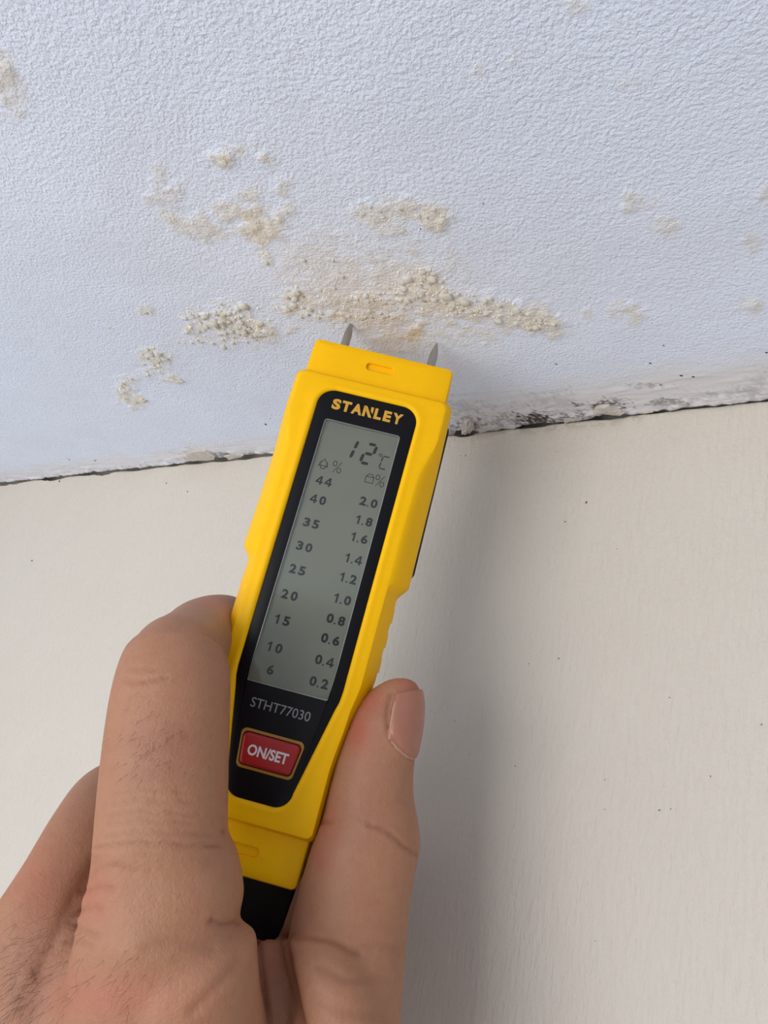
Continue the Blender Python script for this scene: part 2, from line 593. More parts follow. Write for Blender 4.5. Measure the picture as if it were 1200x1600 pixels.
# ---- loose plaster flakes, the plug in the joint and dark specks
def flake(pxpoly, drop, lift, thick=0.0006, mat='plaster_edge', name='plaster_flake', seed=0):
    bm = bmesh.new()
    pts = [on_ceiling(*p) for p in pxpoly]
    cen = np.mean(pts, 0)
    r = random.Random(seed)
    ring = []
    for a in range(len(pts)):
        p0, p1 = pts[a], pts[(a + 1) % len(pts)]
        for f_ in (0, .33, .66):
            q = p0 * (1 - f_) + p1 * f_
            q = q + np.array([r.gauss(0, .00022), r.gauss(0, .00022), -drop - lift * r.random()])
            ring.append(q)
    lo = [bm.verts.new(q) for q in ring]
    hi = [bm.verts.new(q + np.array([0, 0, thick + drop])) for q in ring]
    cl = bm.verts.new(cen + np.array([0, 0, -drop - lift]))
    n_ = len(ring)
    for a in range(n_):
        b = (a + 1) % n_
        bm.faces.new((lo[a], lo[b], cl))
        bm.faces.new((lo[a], hi[a], hi[b], lo[b]))
    bm.faces.new(hi)
    return bm_obj(name, bm, mat, ceiling, smooth=40)


flake([(925, 640), (936, 632), (952, 630), (972, 637), (976, 640), (950, 643)], .0010, .0008, seed=1)
flake([(724, 656), (736, 652), (741, 660), (738, 672), (727, 674), (721, 668)], .0006, .0016, seed=2)
flake([(290, 711), (300, 704), (322, 703), (338, 711), (335, 717), (300, 719)], .0004, .0004, seed=3)
flake([(742, 668), (760, 665), (790, 661), (792, 666), (750, 674)], .0004, .0006, seed=4)
flake([(352, 712), (362, 708), (380, 709), (378, 713), (356, 716)], .0004, .0006, seed=5)
flake([(880, 652), (900, 648), (914, 648), (905, 654), (884, 657)], .0004, .0006, seed=6)
flake([(1000, 642), (1016, 639), (1022, 641), (1006, 645)], .0003, .0005, seed=7)
spk = lump_mesh('speck', 31, 1, .5, .5)
spk.materials.clear()
spk.materials.append(MAT['speck_dark'])
for px, py, r in [(415, 664, 3.2), (869, 569, 2.4), (1016, 569, 2.8), (1064, 587, 3.4), (1083, 588, 3.0), (1037, 540, 2.0), (1198, 549, 3.0), (1032, 603, 2.0), (755, 320, 2.0),
                  (108, 719, 2.2), (148, 720, 2.2), (150, 719, 1.6), (657, 357, 1.6), (230, 156, 1.2), (422, 655, 1.4)]:
    p = on_ceiling(px, py)
    o = bpy.data.objects.new('speck', spk)
    COL.objects.link(o)
    o.parent = ceiling
    d = w2px(p)[2]
    s = .72 * r * d / F / 1000
    o.location = (p[0], p[1], ceil_z(p[0], p[1]))
    o.scale = (s * 1.2, s * 1.2, s * .8)
    o.rotation_euler = (0, 0, px)

# ================================================================== WALL
bm = bmesh.new()
wx = np.concatenate([[-4.0, -2.4, -1.6, -1.0, -0.7], np.arange(-0.56, 0.06, 0.001), [0.1, 0.4, 1.0, 2.6]])
wz = np.concatenate([[CEIL_Z + 0.022, CEIL_Z + 0.004], CEIL_Z - np.arange(0.0, 0.005, 0.0002), CEIL_Z - np.arange(0.005, 0.30, 0.0025), [CEIL_Z - .34, CEIL_Z - .5, CEIL_Z - 1.0, CEIL_Z - 2.4]])
WX, WZ = np.meshgrid(wx, wz)
WYv = WALL_Y + 0.0008 * (fbm(WX * 40, WZ * 40, 3, 61) - 0.5) + 0.0005 * (fbm(WX * 7, WZ * 7, 2, 63) - .5)
WYv[:2] = WALL_Y
far = sstep(-0.10, -0.45, WX)
crk = (0.0003 + 0.0012 * far) * np.clip(2.6 * fbm(WX * 55, WX * 0, 4, 67) - 0.55, 0.12, 2.0) + 0.0004 * (fbm(WX * 500, WX * 0, 3, 69) - 0.4)
for a_, b_, wd_ in BROKEN:
    xa, xb = edge_x(a_), edge_x(b_)
    crk = crk + np.clip(1 - np.abs((WX - (xa + xb) / 2) / ((xb - xa) / 2)) ** 3, 0, 1) * wd_ * 0.0004
WYv += 0.007 * sstep(0.00012, -0.00012, (CEIL_Z - WZ) - crk) * (WZ > CEIL_Z - 0.006)
bev = np.clip((WZ - (CEIL_Z - 0.0016)) / 0.0016, 0, 1)
WYv += 0.0004 * bev * bev
V = np.stack([WX, WYv, WZ], -1).reshape(-1, 3)
nwx, nwz = len(wx), len(wz)
tk = 0.10
ext_v = np.array([[wx[0], WALL_Y - 0.06, CEIL_Z + 0.022], [wx[-1], WALL_Y - 0.06, CEIL_Z + 0.022],  # unseen lip added over the slab to stop light leaking into the joint
                  [wx[0], WALL_Y - 0.06, CEIL_Z + 0.05], [wx[-1], WALL_Y - 0.06, CEIL_Z + 0.05],
                  [wx[0], WALL_Y + tk, CEIL_Z + 0.05], [wx[-1], WALL_Y + tk, CEIL_Z + 0.05],
                  [wx[0], WALL_Y + tk, 0], [wx[-1], WALL_Y + tk, 0]])
b0 = nwx * nwz
bot = (nwz - 1) * nwx
ext_f = np.array([[0, nwx - 1, b0 + 1, b0], [b0, b0 + 1, b0 + 3, b0 + 2], [b0 + 2, b0 + 3, b0 + 5, b0 + 4], [b0 + 4, b0 + 5, b0 + 7, b0 + 6],
                  [b0 + 6, b0 + 7, bot + nwx - 1, bot]])
me = grid_mesh('wall_back', V, nwx, nwz, ext_v, ext_f)
rgb = np.zeros((len(V) + 8, 3))
pxw, pyw, _ = w2px(V)
dz = CEIL_Z - V[:, 2]
rgb[:len(V), 1] = 0.35 * sstep(0.005, 0.0, dz) * (fbm(V[:, 0] * 300, V[:, 2] * 300, 3, 71) > .5) * (pxw > 640) * (pxw < 1010)
paint(me, rgb)
wall = link('wall_back', me, 'wall_paint', smooth=180)
wall['kind'] = 'structure'
wall['label'] = 'cream painted wall below the cracked ceiling joint'
for px, py, r in [(916, 785, 2.0), (883, 815, 1.4), (720, 712, 1.6), (728, 712, 1.6), (964, 858, 1.2), (873, 1029, 1.5), (826, 1037, 1.0), (93, 752, 1.6), (260, 755, 1.2), (293, 768, 1.2),
                  (50, 876, 1.6), (1046, 1090, 1.4), (805, 1197, 1.3), (945, 1218, 1.0), (945, 1265, 1.0), (1030, 1266, 1.6), (1048, 1264, 1.1), (710, 1126, 1.0), (1110, 1213, 1.2), (930, 1470, 1.0),
                  (1190, 1132, 1.4), (1086, 744, 1.6)]:
    p = on_wall(px, py)
    o = bpy.data.objects.new('speck', spk)
    COL.objects.link(o)
    o.parent = wall
    s = r * w2px(p)[2] / F / 1000
    o.location = p
    o.scale = (s * 1.3, s * .8, s)
    o.rotation_euler = (0, px, 0)

# ================================================================== MOISTURE METER
# local frame, millimetres: x across, y towards the pins, z out of the face; origin at the display centre
RM = np.array([[0.96812325, 0.25044353, 0.0039265], [-0.24203254, 0.93134396, 0.27206372], [0.06447967, -0.26434156, 0.96227123]])
TM = np.array([-14.7983335, -10.2890189, -189.79382279])
RW = M3 @ RM
meter = bpy.data.objects.new('moisture_meter', None)
COL.objects.link(meter)
base_pt = c2w(TM + RM @ np.array([0, -79.0, -11.0]))      # the lower end of the meter
mm = Matrix.Identity(4)
for i in range(3):
    for j in range(3):
        mm[i][j] = RW[i][j]
    mm[i][3] = base_pt[i]
meter.matrix_world = mm
meter.empty_display_size = 0.02
meter['label'] = 'yellow and black pin moisture meter held against the ceiling'
meter['category'] = 'moisture meter'
OFF = np.array([0, 79.0, 11.0])


def L(p):
    """meter mm -> parent space metres"""
    return (np.asarray(p, float) + OFF) / 1000


def smoothf(pts):
    ky = np.array([p[0] for p in pts])
    kv = np.array([p[1] for p in pts])
    def f(y):
        k = np.clip(np.searchsorted(ky, y, 'right') - 1, 0, len(ky) - 2)
        t_ = np.clip((y - ky[k]) / (ky[k + 1] - ky[k]), 0, 1)
        t_ = t_ * t_ * (3 - 2 * t_)
        return kv[k] * (1 - t_) + kv[k + 1] * t_
    return f


def linf(pts):
    ky = np.array([p[0] for p in pts])
    kv = np.array([p[1] for p in pts])
    return lambda y: np.interp(y, ky, kv)


def outline(xf, ytop, ybot, rt, rb, ns=150, nc=10, nt=24):
    """closed loop (counter-clockwise): right side up, top right corner, top, left side down, bottom"""
    pts = []
    ysd = np.linspace(ybot + rb, ytop - rt, ns)
    right = [(float(xf(y)), y) for y in ysd]
    xt, xb = right[-1][0], right[0][0]
    ctr = [(xt - rt + rt * math.cos(a), ytop - rt + rt * math.sin(a)) for a in np.linspace(0, math.pi / 2, nc + 2)[1:-1]]
    cbr = [(xb - rb + rb * math.cos(a), ybot + rb + rb * math.sin(a)) for a in np.linspace(-math.pi / 2, 0, nc + 2)[1:-1]]
    top = [(x, ytop) for x in np.linspace(xt - rt, -(xt - rt), nt)]
    botm = [(x, ybot) for x in np.linspace(-(xb - rb), xb - rb, nt)]
    pts = right + ctr + top + [(-x, y) for x, y in ctr[::-1]] + [(-x, y) for x, y in right[::-1]] + [(-x, y) for x, y in cbr[::-1]] + botm + cbr
    return np.array(pts)


def offset_loop(P, d):
    tn = np.roll(P, -1, 0) - np.roll(P, 1, 0)
    tn /= np.linalg.norm(tn, axis=1)[:, None] + 1e-9
    nrm = np.stack([tn[:, 1], -tn[:, 0]], -1)
    for _ in range(3):
        nrm = nrm * .5 + (np.roll(nrm, 1, 0) + np.roll(nrm, -1, 0)) * .25
    return P + d * nrm / np.linalg.norm(nrm, axis=1)[:, None]


def loft(name, loops, mat, parent, cap0=True, cap1=True, smooth=35):
    """loops: list of (N,3) arrays in meter mm"""
    n_ = len(loops[0])
    vs = np.concatenate([L(l) for l in loops])
    fs = []
    for k in range(len(loops) - 1):
        a = k * n_
        for i in range(n_):
            j = (i + 1) % n_
            fs.append((a + i, a + j, a + n_ + j, a + n_ + i))
    if cap0:
        fs.append(tuple(range(n_ - 1, -1, -1)))
    if cap1:
        fs.append(tuple((len(loops) - 1) * n_ + i for i in range(n_)))
    o_ = mesh_obj(name, vs, fs, mat, parent)
    bm_ = bmesh.new()
    bm_.from_mesh(o_.data)
    bmesh.ops.recalc_face_normals(bm_, faces=bm_.faces[:])
    bm_.to_mesh(o_.data)
    bm_.free()
    o_.data.polygons.foreach_set('use_smooth', [True] * len(o_.data.polygons))
    if smooth < 180:
        o_.data.set_sharp_from_angle(angle=math.radians(smooth))
    return o_


def lift(P, z):
    z = np.broadcast_to(np.asarray(z, float), (len(P),))
    return np.column_stack([P, z])


bez_x = smoothf([(-63, 7.4), (-58, 7.9), (-33.5, 13.5), (45, 13.9)])
bez_x = linf([(-63, 6.6), (-58.5, 8.1), (-37.5, 12.6), (-35.5, 13.15), (-33, 13.4), (45, 13.9)])
BEZ = outline(bez_x, 44.4, -62.3, 4.6, 4.0)
face_x = smoothf([(-70, 14.9), (-52, 14.9), (-38, 16.0), (-30, 16.9), (10, 17.2), (24, 17.6), (38, 20.4), (50, 20.4)])
out_x = linf([(-70, 15.9), (-52, 16.1), (-39, 17.6), (-32, 19.4), (-28, 20.2), (-6.2, 20.3), (-5.2, 20.6), (-2.6, 22.7), (-1.8, 22.8), (30, 22.7), (50, 22.3)])
out_z = smoothf([(-70, -2.6), (-40, -3.6), (-30, -5.0), (-6.5, -5.6), (-3, -6.0), (12, -6.6), (24, -6.2), (40, -2.6), (50, -2.2)])
FACE = outline(face_x, 48.0, -66.8, 2.0, 1.5)
OUT = outline(out_x, 49.3, -68.0, 2.2, 1.8)
gz = np.array([out_z(y) for y in OUT[:, 1]])
loops = [lift(BEZ, -1.2), lift(BEZ, -0.25), lift(offset_loop(BEZ, .25), .10), lift(offset_loop(BEZ, .7), .38), lift(offset_loop(BEZ, 1.2), .42), lift(offset_loop(BEZ, 1.8), .22)]
mid = FACE * .45 + offset_loop(BEZ, 1.8) * .55
loops += [lift(mid, 0.05), lift(FACE * .97 + mid * .03, 0.0)]
loops += [lift(FACE * .86 + OUT * .14, np.minimum(-0.08, gz * .03)), lift(FACE * .6 + OUT * .4, gz * .28)]
loops += [lift(FACE * .12 + OUT * .88, gz * .86), lift(OUT, gz - .5), lift(OUT, -11.0), lift(offset_loop(OUT, -.4), -11.4)]
shell = loft('front_shell', loops, 'yellow_plastic', meter, smooth=38)
shell['label'] = 'yellow plastic front shell'

# grip ribs on both flanks
for sx in (-1, 1):
    for k in range(4):
        y0 = -10.5 - 6.6 * k
        bmr = bmesh.new()
        wdt = 1.9
        xo = float(out_x(y0)) + 0.12
        prof = [(xo - 2.6, -1.9, 3.2), (xo - 0.4, -5.3, 1.0), (xo + .05, -8.0, 0.0), (xo + .05, -10.4, 0.0)]
        lo, hi = [], []
        for (x_, z_, sh) in prof:
            yy = y0 - sh * .8
            lo.append([bmr.verts.new(L((sx * x_, yy + dy, z_))) for dy in (-wdt, wdt)])
            hi.append([bmr.verts.new(L((sx * (x_ + .16), yy + dy, z_ + .16))) for dy in (-wdt * .95, wdt * .5)])
        for a in range(len(prof) - 1):
            bmr.faces.new((hi[a][0], hi[a + 1][0], hi[a + 1][1], hi[a][1]))
            bmr.faces.new((lo[a][0], lo[a + 1][0], hi[a + 1][0], hi[a][0]))
            bmr.faces.new((lo[a][1], hi[a][1], hi[a + 1][1], lo[a + 1][1]))
            bmr.faces.new((lo[a][0], lo[a][1], lo[a + 1][1], lo[a + 1][0]))
        for a in (0, len(prof) - 1):
            bmr.faces.new((lo[a][0], hi[a][0], hi[a][1], lo[a][1]))
        bm_obj('grip_rib', bmr, 'yellow_plastic', shell, smooth=50)

# black back half, its lower end lengthened to darken the gap below the meter
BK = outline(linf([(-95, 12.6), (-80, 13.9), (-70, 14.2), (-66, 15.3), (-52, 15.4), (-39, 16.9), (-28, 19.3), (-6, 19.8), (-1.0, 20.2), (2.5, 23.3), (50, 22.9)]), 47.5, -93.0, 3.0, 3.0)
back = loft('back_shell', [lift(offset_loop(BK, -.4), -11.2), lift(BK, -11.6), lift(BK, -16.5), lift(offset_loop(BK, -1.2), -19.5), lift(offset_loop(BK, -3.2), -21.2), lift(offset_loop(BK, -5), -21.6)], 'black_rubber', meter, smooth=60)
back['label'] = 'black back half of the casing, lengthened to darken the gap below'


# necks at both ends (a cap clips over either)
def neck(name, y0, y1, hw0, hw1, zt, zb, r, slot_y):
    lo = outline(linf([(y0, hw0), (y1, hw1)]), y1, y0, r, 1.5, ns=12, nc=5, nt=14)
    in_ = lambda d: offset_loop(lo, -d)
    S = outline(lambda y: 4.0, slot_y + 1.15, slot_y - 1.15, 1.1, 1.1, ns=12, nc=5, nt=14)
    mid_ = in_(1.1) * .5 + offset_loop(S, .25) * .5
    b = loft(name, [lift(in_(1.2), zb), lift(lo, zb + 1.0), lift(lo, zt - 1.0), lift(in_(.35), zt - .3), lift(in_(1.1), zt), lift(mid_, zt),
                    lift(offset_loop(S, .12), zt), lift(S, zt - .12), lift(offset_loop(S, -.05), zt - .9)], 'yellow_plastic', meter, smooth=40)
    return b


pb = neck('pin_block', 46.0, 59.9, 20.4, 20.1, -2.2, -19.5, 1.6, 54.8)
pb['label'] = 'stepped yellow end that carries the two pins'
ln = neck('lower_end_block', -79.0, -65.0, 14.6, 14.9, -2.4, -19.0, 1.5, -73.3)
ln['label'] = 'narrow slotted yellow lower end'

# the two pins
for px_, py_ in ((-13.4, 72.45), (13.0, 71.95)):
    prof = [(0.0, 57.0), (1.25, 57.0), (1.25, py_ - 4.4), (1.18, py_ - 3.9), (1.02, py_ - 3.0), (0.62, py_ - 1.2), (0.40, py_ - .35), (0.18, py_), (0.0, py_ + .05)]
    n_ = 20
    vs, fs = [], []
    for r_, y_ in prof:
        for a in range(n_):
            an = 2 * math.pi * a / n_
            vs.append(L((px_ + r_ * math.cos(an), y_, -12 + r_ * math.sin(an))))
    for k in range(len(prof) - 1):
        for a in range(n_):
            b = (a + 1) % n_
            fs.append((k * n_ + a, k * n_ + b, (k + 1) * n_ + b, (k + 1) * n_ + a))
    bmq = bmesh.new()
    meq = bpy.data.meshes.new('pin')
    meq.from_pydata([tuple(q) for q in vs], [], fs)
    bmq.from_mesh(meq)
    bmesh.ops.remove_doubles(bmq, verts=bmq.verts[:], dist=1e-6)
    o = bm_obj('pin', bmq, 'pin_metal', meter, smooth=40)
    o['label'] = 'pointed steel measuring pin'

# black bezel with the display opening
LCDW, LCDH = 10.6, 35.9
SCR = outline(lambda y: LCDW, LCDH, -LCDH, .9, .9)
BI = offset_loop(BEZ, -.02)
bezel = loft('display_bezel', [lift(BI, -.95), lift(BI, -.18), lift(offset_loop(BI, -.25), -.05)], 'black_plastic', meter, cap0=False, cap1=False)
# flat front ring between bezel outline and display opening, plus button well below (ring faces share sampling)
ring0 = lift(offset_loop(BI, -.25), -.05)
n_ = len(ring0)
bm = bmesh.new()
bm.from_mesh(bezel.data)
bm.verts.ensure_lookup_table()
top_loop = [bm.verts[2 * n_ + i] for i in range(n_)]
scr_top = [bm.verts.new(L((x, y, -.05))) for x, y in SCR]
scr_bot = [bm.verts.new(L((x, y, -1.15))) for x, y in offset_loop(SCR, -.05)]
# connect the two outlines with matching sections: side, corner, top, corner, side, corner, bottom, corner
for i in range(n_):
    j = (i + 1) % n_
    bm.faces.new((top_loop[i], top_loop[j], scr_top[j], scr_top[i]))
    bm.faces.new((scr_top[i], scr_top[j], scr_bot[j], scr_bot[i]))
bmesh.ops.recalc_face_normals(bm, faces=bm.faces[:])
bm.to_mesh(bezel.data)
bm.free()
bezel.data.set_sharp_from_angle(angle=math.radians(30))
bezel['label'] = 'black display surround'

# lcd panel, bright inner frame, clear lens
lcd = loft('display_panel', [lift(offset_loop(SCR, .3), -1.9), lift(offset_loop(SCR, .3), -1.15)], 'lcd_panel', meter)
lcd['label'] = 'grey-green liquid crystal display'
fr = loft('display_frame', [lift(SCR, -1.15), lift(offset_loop(SCR, -.02), -.32), lift(offset_loop(SCR, -.28), -.30), lift(offset_loop(SCR, -.30), -1.15)], 'lcd_frame', lcd, cap0=False, cap1=False)
lens = loft('clear_lens', [lift(offset_loop(SCR, -.05), -.62), lift(offset_loop(SCR, -.05), -.38)], 'window_lens', lcd)
lens['label'] = 'clear lens over the display'


# ---- print
def text_mesh(s, h, w=None, bold=0.0, spacing=1.0, shear=0.0):
    cu = bpy.data.curves.new('txt', 'FONT')
    cu.body = s
    cu.size = 1.0
    cu.offset = bold
    cu.space_character = spacing
    cu.shear = shear
    cu.resolution_u = 4
    ob = bpy.data.objects.new('txt', cu)
    COL.objects.link(ob)
    bpy.context.view_layer.update()
    dg = bpy.context.evaluated_depsgraph_get()
    me_ = bpy.data.meshes.new_from_object(ob.evaluated_get(dg))
    bpy.data.objects.remove(ob, do_unlink=True)
    co = np.array([q.co[:] for q in me_.vertices])
    lo, hi = co.min(0), co.max(0)
    sc = h / (hi[1] - lo[1])
    sxx = (w / (hi[0] - lo[0])) if w else sc
    co = (co - (lo + hi) / 2) * np.array([sxx, sc, 1])
    return co, [tuple(p.vertices) for p in me_.polygons]


def put_text(name, s, x, y, z, h, mat, parent, w=None, bold=0.0, rot=0.0, spacing=1.0, thick=.05, shear=0.0):
    co, fs = text_mesh(s, h, w, bold, spacing, shear)
    ca, sa = math.cos(rot), math.sin(rot)
    P = np.column_stack([x + co[:, 0] * ca - co[:, 1] * sa, y + co[:, 0] * sa + co[:, 1] * ca, np.full(len(co), z)])
    return mesh_obj(name, [L(p) for p in P], fs, mat, parent)


def put_polys(name, polys, z, mat, parent, x=0, y=0, s=1.0):
    vs, fs = [], []
    for pl_ in polys:
        fs.append(tuple(range(len(vs), len(vs) + len(pl_))))
        vs += [L((x + a * s, y + b * s, z)) for a, b in pl_]
    return mesh_obj(name, vs, fs, mat, parent)


def stroke(pts, wd, closed=False):
    out = []
    pts = [np.array(p, float) for p in pts]
    n__ = len(pts)
    for i in range(n__ if closed else n__ - 1):
        a, b = pts[i], pts[(i + 1) % n__]
        d = (b - a) / (np.linalg.norm(b - a) + 1e-9)
        m_ = np.array([-d[1], d[0]]) * wd / 2
        a2, b2 = a - d * wd / 2, b + d * wd / 2
        out.append([tuple(a2 - m_), tuple(b2 - m_), tuple(b2 + m_), tuple(a2 + m_)])
    return out


ZL = -1.12
LEFT = {'44': (-6.0, 18.6), '40': (-6.1, 13.3), '35': (-6.1, 6.6), '30': (-6.1, 0.1), '25': (-6.1, -6.2), '20': (-6.2, -13.0), '15': (-6.3, -19.6), '10': (-6.2, -26.6), '6': (-5.5, -32.1)}
RIGHT = {'2.0': (7.0, 15.9), '1.8': (7.0, 10.7), '1.6': (7.0, 5.9), '1.4': (7.0, 0.1), '1.2': (7.0, -5.1), '1.0': (7.0, -10.7), '0.8': (6.9, -16.1), '0.6': (6.9, -21.2), '0.4': (6.9, -26.7), '0.2': (7.0, -32.1)}

GLYPH = {}


def glyph(ch):
    """a heavy sans figure, 1.0 high, centred"""
    if ch not in GLYPH:
        if ch == '1':
            GLYPH[ch] = (np.array([(-.01, -.5, 0), (.19, -.5, 0), (.19, .5, 0), (.04, .5, 0), (-.06, .37, 0), (-.24, .28, 0), (-.24, .10, 0), (-.01, .20, 0)]), [(0, 1, 2, 3, 4, 7), (4, 5, 6, 7)])
        elif ch == '4':
            GLYPH[ch] = (np.array([(.05, -.5, 0), (.24, -.5, 0), (.24, .5, 0), (.05, .5, 0), (-.40, -.11, 0), (-.40, -.29, 0), (.39, -.29, 0), (.39, -.11, 0), (-.18, -.11, 0), (.05, .22, 0)]),
                         [(0, 1, 2, 3), (5, 6, 7, 4), (4, 8, 9, 3)])
        elif ch == '.':
            GLYPH[ch] = (np.array([(-.085, -.5, 0), (.085, -.5, 0), (.085, -.33, 0), (-.085, -.33, 0)]), [(0, 1, 2, 3)])
        else:
            GLYPH[ch] = text_mesh(ch, 1.0, .72, .042)
    return GLYPH[ch]


def put_number(s, places, y, h):
    vs, fs = [], []
    for ch, x in zip(s, places):
        co_, f_ = glyph(ch)
        o_ = len(vs)
        vs += [L((x + p[0] * h, y + p[1] * h, ZL)) for p in co_]
        fs += [tuple(i + o_ for i in q) for q in f_]
    return mesh_obj('scale_number', vs, fs, 'segment_ink', lcd)


for s, (x, y) in LEFT.items():
    put_number(s, [x - 1.22, x + 1.22] if len(s) > 1 else [x], y, 2.45)
for s, (x, y) in RIGHT.items():
    put_number(s, [x - 1.5, x - .12, x + 1.5], y, 2.45)


def seg7(segs, x0, y0, w_, h_, th_, slant, gap_=.18):
    """polygons of a seven segment figure; (x0,y0) lower left"""
    hh = h_ / 2
    sh = lambda p: (x0 + p[0] + slant * p[1], y0 + p[1])
    hseg = lambda y: [(gap_, y), (gap_ + th_ * .5, y + th_ / 2), (w_ - gap_ - th_ * .5, y + th_ / 2), (w_ - gap_, y), (w_ - gap_ - th_ * .5, y - th_ / 2), (gap_ + th_ * .5, y - th_ / 2)]
    vseg = lambda x, y: [(x, y + gap_), (x + th_ / 2, y + gap_ + th_ * .5), (x + th_ / 2, y + hh - gap_ - th_ * .5), (x, y + hh - gap_), (x - th_ / 2, y + hh - gap_ - th_ * .5), (x - th_ / 2, y + gap_ + th_ * .5)]
    allp = {'a': hseg(h_), 'g': hseg(hh), 'd': hseg(0), 'f': vseg(0, hh), 'b': vseg(w_, hh), 'e': vseg(0, 0), 'c': vseg(w_, 0)}
    return [[sh(p) for p in allp[c_]] for c_ in segs]


put_polys('reading_digit', seg7('bc', -3.55, 26.55, 2.5, 5.6, .86, .17), ZL, 'segment_ink', lcd)
put_polys('reading_digit', seg7('abged', 1.85, 26.2, 2.55, 5.7, .86, .13), ZL, 'segment_ink', lcd)
cs = seg7('afed', 7.15, 25.85, 1.9, 3.6, .36, .10, .1)
cs += stroke([(6.75 + .36 * math.cos(a), 29.55 + .36 * math.sin(a)) for a in np.linspace(0, 2 * math.pi, 14)[:-1]], .19, True)
put_polys('unit_symbol', cs, ZL, 'thin_segment_ink', lcd)
# tree-with-log icon, block icon and per cent signs
tree = stroke([(-1.25, -.35), (-.8, -.35), (-1.15, .15), (-.75, .2), (-.95, .65), (-.55, .7), (0, 1.5), (.55, .7), (.95, .65), (.75, .2), (1.15, .15), (.8, -.35), (1.25, -.35)], .2)
tree += stroke([(-1.3, -.62), (-.55, -.62)], .2) + stroke([(1.3, -.62), (.55, -.62)], .2) + stroke([(-.55, -.45), (.55, -.45), (.55, -1.3), (-.55, -1.3)], .2, True)
put_polys('wood_icon', tree, ZL, 'thin_segment_ink', lcd, -7.45, 23.2)
block = stroke([(-1.05, -1.2), (1.05, -1.2), (1.05, .45), (-1.05, .45)], .2, True) + stroke([(-1.05, .45), (-.45, 1.2), (.5, 1.2), (1.05, .45)], .2)
put_polys('block_icon', block, ZL, 'thin_segment_ink', lcd, 5.55, 22.4)


def percent(x, y):
    ps = stroke([(-.75, -1.55), (.95, 1.55)], .19)
    for cx, cy in ((-.75, .85), (.75, -.85)):
        ps += stroke([(cx + .5 * math.cos(a), cy + .68 * math.sin(a)) for a in np.linspace(0, 2 * math.pi, 15)[:-1]], .2, True)
    return put_polys('percent_sign', ps, ZL, 'thin_segment_ink', lcd, x, y)


percent(-3.75, 23.3)
percent(8.35, 22.4)

# lettering on the bezel
ZB = -.02


def letter_row(s, xs_, y, h, ws, bold, mat):
    for ch, x, w_ in zip(s, xs_, ws):
        if ch == 'N':
            a, hh, st = w_ / 2, h / 2, w_ * .27
            polys = [[(-a, -hh), (-a + st, -hh), (-a + st, hh * .55), (-a, hh)],
                     [(-a, hh), (-a + st * 1.15, hh), (a, -hh), (a - st * 1.25, -hh)],
                     [(a - st * 1.1, hh), (a, hh), (a, -hh * .25), (a - st * .9, hh * .25)]]
            put_polys('logo_letter', polys, ZB, mat, bezel, x, y)
        else:
            put_text('logo_letter', ch, x, y, ZB, h, mat, bezel, w=w_, bold=bold)


letter_row('STANLEY', [-8.55, -5.75, -2.75, .3, 3.15, 5.75, 8.6], 40.45, 3.15, [2.4, 2.6, 2.95, 2.75, 2.05, 2.1, 2.8], .05, 'logo_ink')
put_text('model_lettering', 'STHT77030', -.2, -40.55, ZB, 2.3, 'grey_ink', bezel, w=15.0, bold=.004)

# button: gold rim, red key, white lettering
bx_ = linf([(-56, 6.85), (-46.5, 8.0)])
RIM = outline(bx_, -46.6, -55.7, 1.3, 1.3, ns=12)
KEY = outline(linf([(-56, 6.1), (-46.5, 7.35)]), -47.5, -54.8, 1.2, 1.2, ns=12)
WELL = outline(linf([(-56, 6.35), (-46.5, 7.6)]), -47.25, -55.05, 1.3, 1.3, ns=12)
btn = loft('button', [lift(KEY, -.9), lift(KEY, .45), lift(offset_loop(KEY, -.3), .75), lift(offset_loop(KEY, -.8), .88)], 'red_button', meter, smooth=60)
btn['label'] = 'red on and set key'
loft('button_rim', [lift(RIM, -.1), lift(RIM, .02), lift(offset_loop(RIM, -.15), .10), lift(WELL, .10), lift(WELL, -.1)], 'gold_trim', btn, cap0=False, cap1=False)
loft('button_well', [lift(WELL, -.04), lift(WELL, .03)], 'black_plastic', btn)
put_text('button_lettering', 'ON/SET', -.05, -51.2, .92, 2.55, 'white_ink', btn, w=10.0, bold=.03)


# ================================================================== HAND
def ring_pts(c, a, b, n_=28, p=2.3):
    """super-ellipse ring around c with half axes a, b"""
    an = np.linspace(0, 2 * math.pi, n_, endpoint=False)
    ca, sa = np.cos(an), np.sin(an)
    ca = np.sign(ca) * np.abs(ca) ** (2 / p)
    sa = np.sign(sa) * np.abs(sa) ** (2 / p)
    return c + ca[:, None] * a + sa[:, None] * b


def catmull(P, k=5):
    P = np.array(P, float)
    Q = np.concatenate([[2 * P[0] - P[1]], P, [2 * P[-1] - P[-2]]])
    out = []
    for i in range(1, len(Q) - 2):
        for s in range(k):
            u = s / k
            out.append(.5 * ((2 * Q[i]) + (-Q[i - 1] + Q[i + 1]) * u + (2 * Q[i - 1] - 5 * Q[i] + 4 * Q[i + 1] - Q[i + 2]) * u * u + (-Q[i - 1] + 3 * Q[i] - 3 * Q[i + 1] + Q[i + 2]) * u ** 3))
    out.append(P[-1])
    return np.array(out)


def tube_sections(st):
    """st rows: (lx,ly,ld, rx,ry,rd, thickness mm) -> arrays of centre, half axis a, half axis b (camera mm)"""
    S = catmull(st, 5)
    Lp = np.array([at(s[0], s[1], s[2]) for s in S])
    Rp = np.array([at(s[3], s[4], s[5]) for s in S])
    C = (Lp + Rp) / 2
    A = (Rp - Lp) / 2
    Tn = np.gradient(C, axis=0)
    Tn /= np.linalg.norm(Tn, axis=1)[:, None]
    B = np.cross(A, Tn)
    B /= np.linalg.norm(B, axis=1)[:, None] + 1e-9
    return C, A, B * S[:, 6:7]


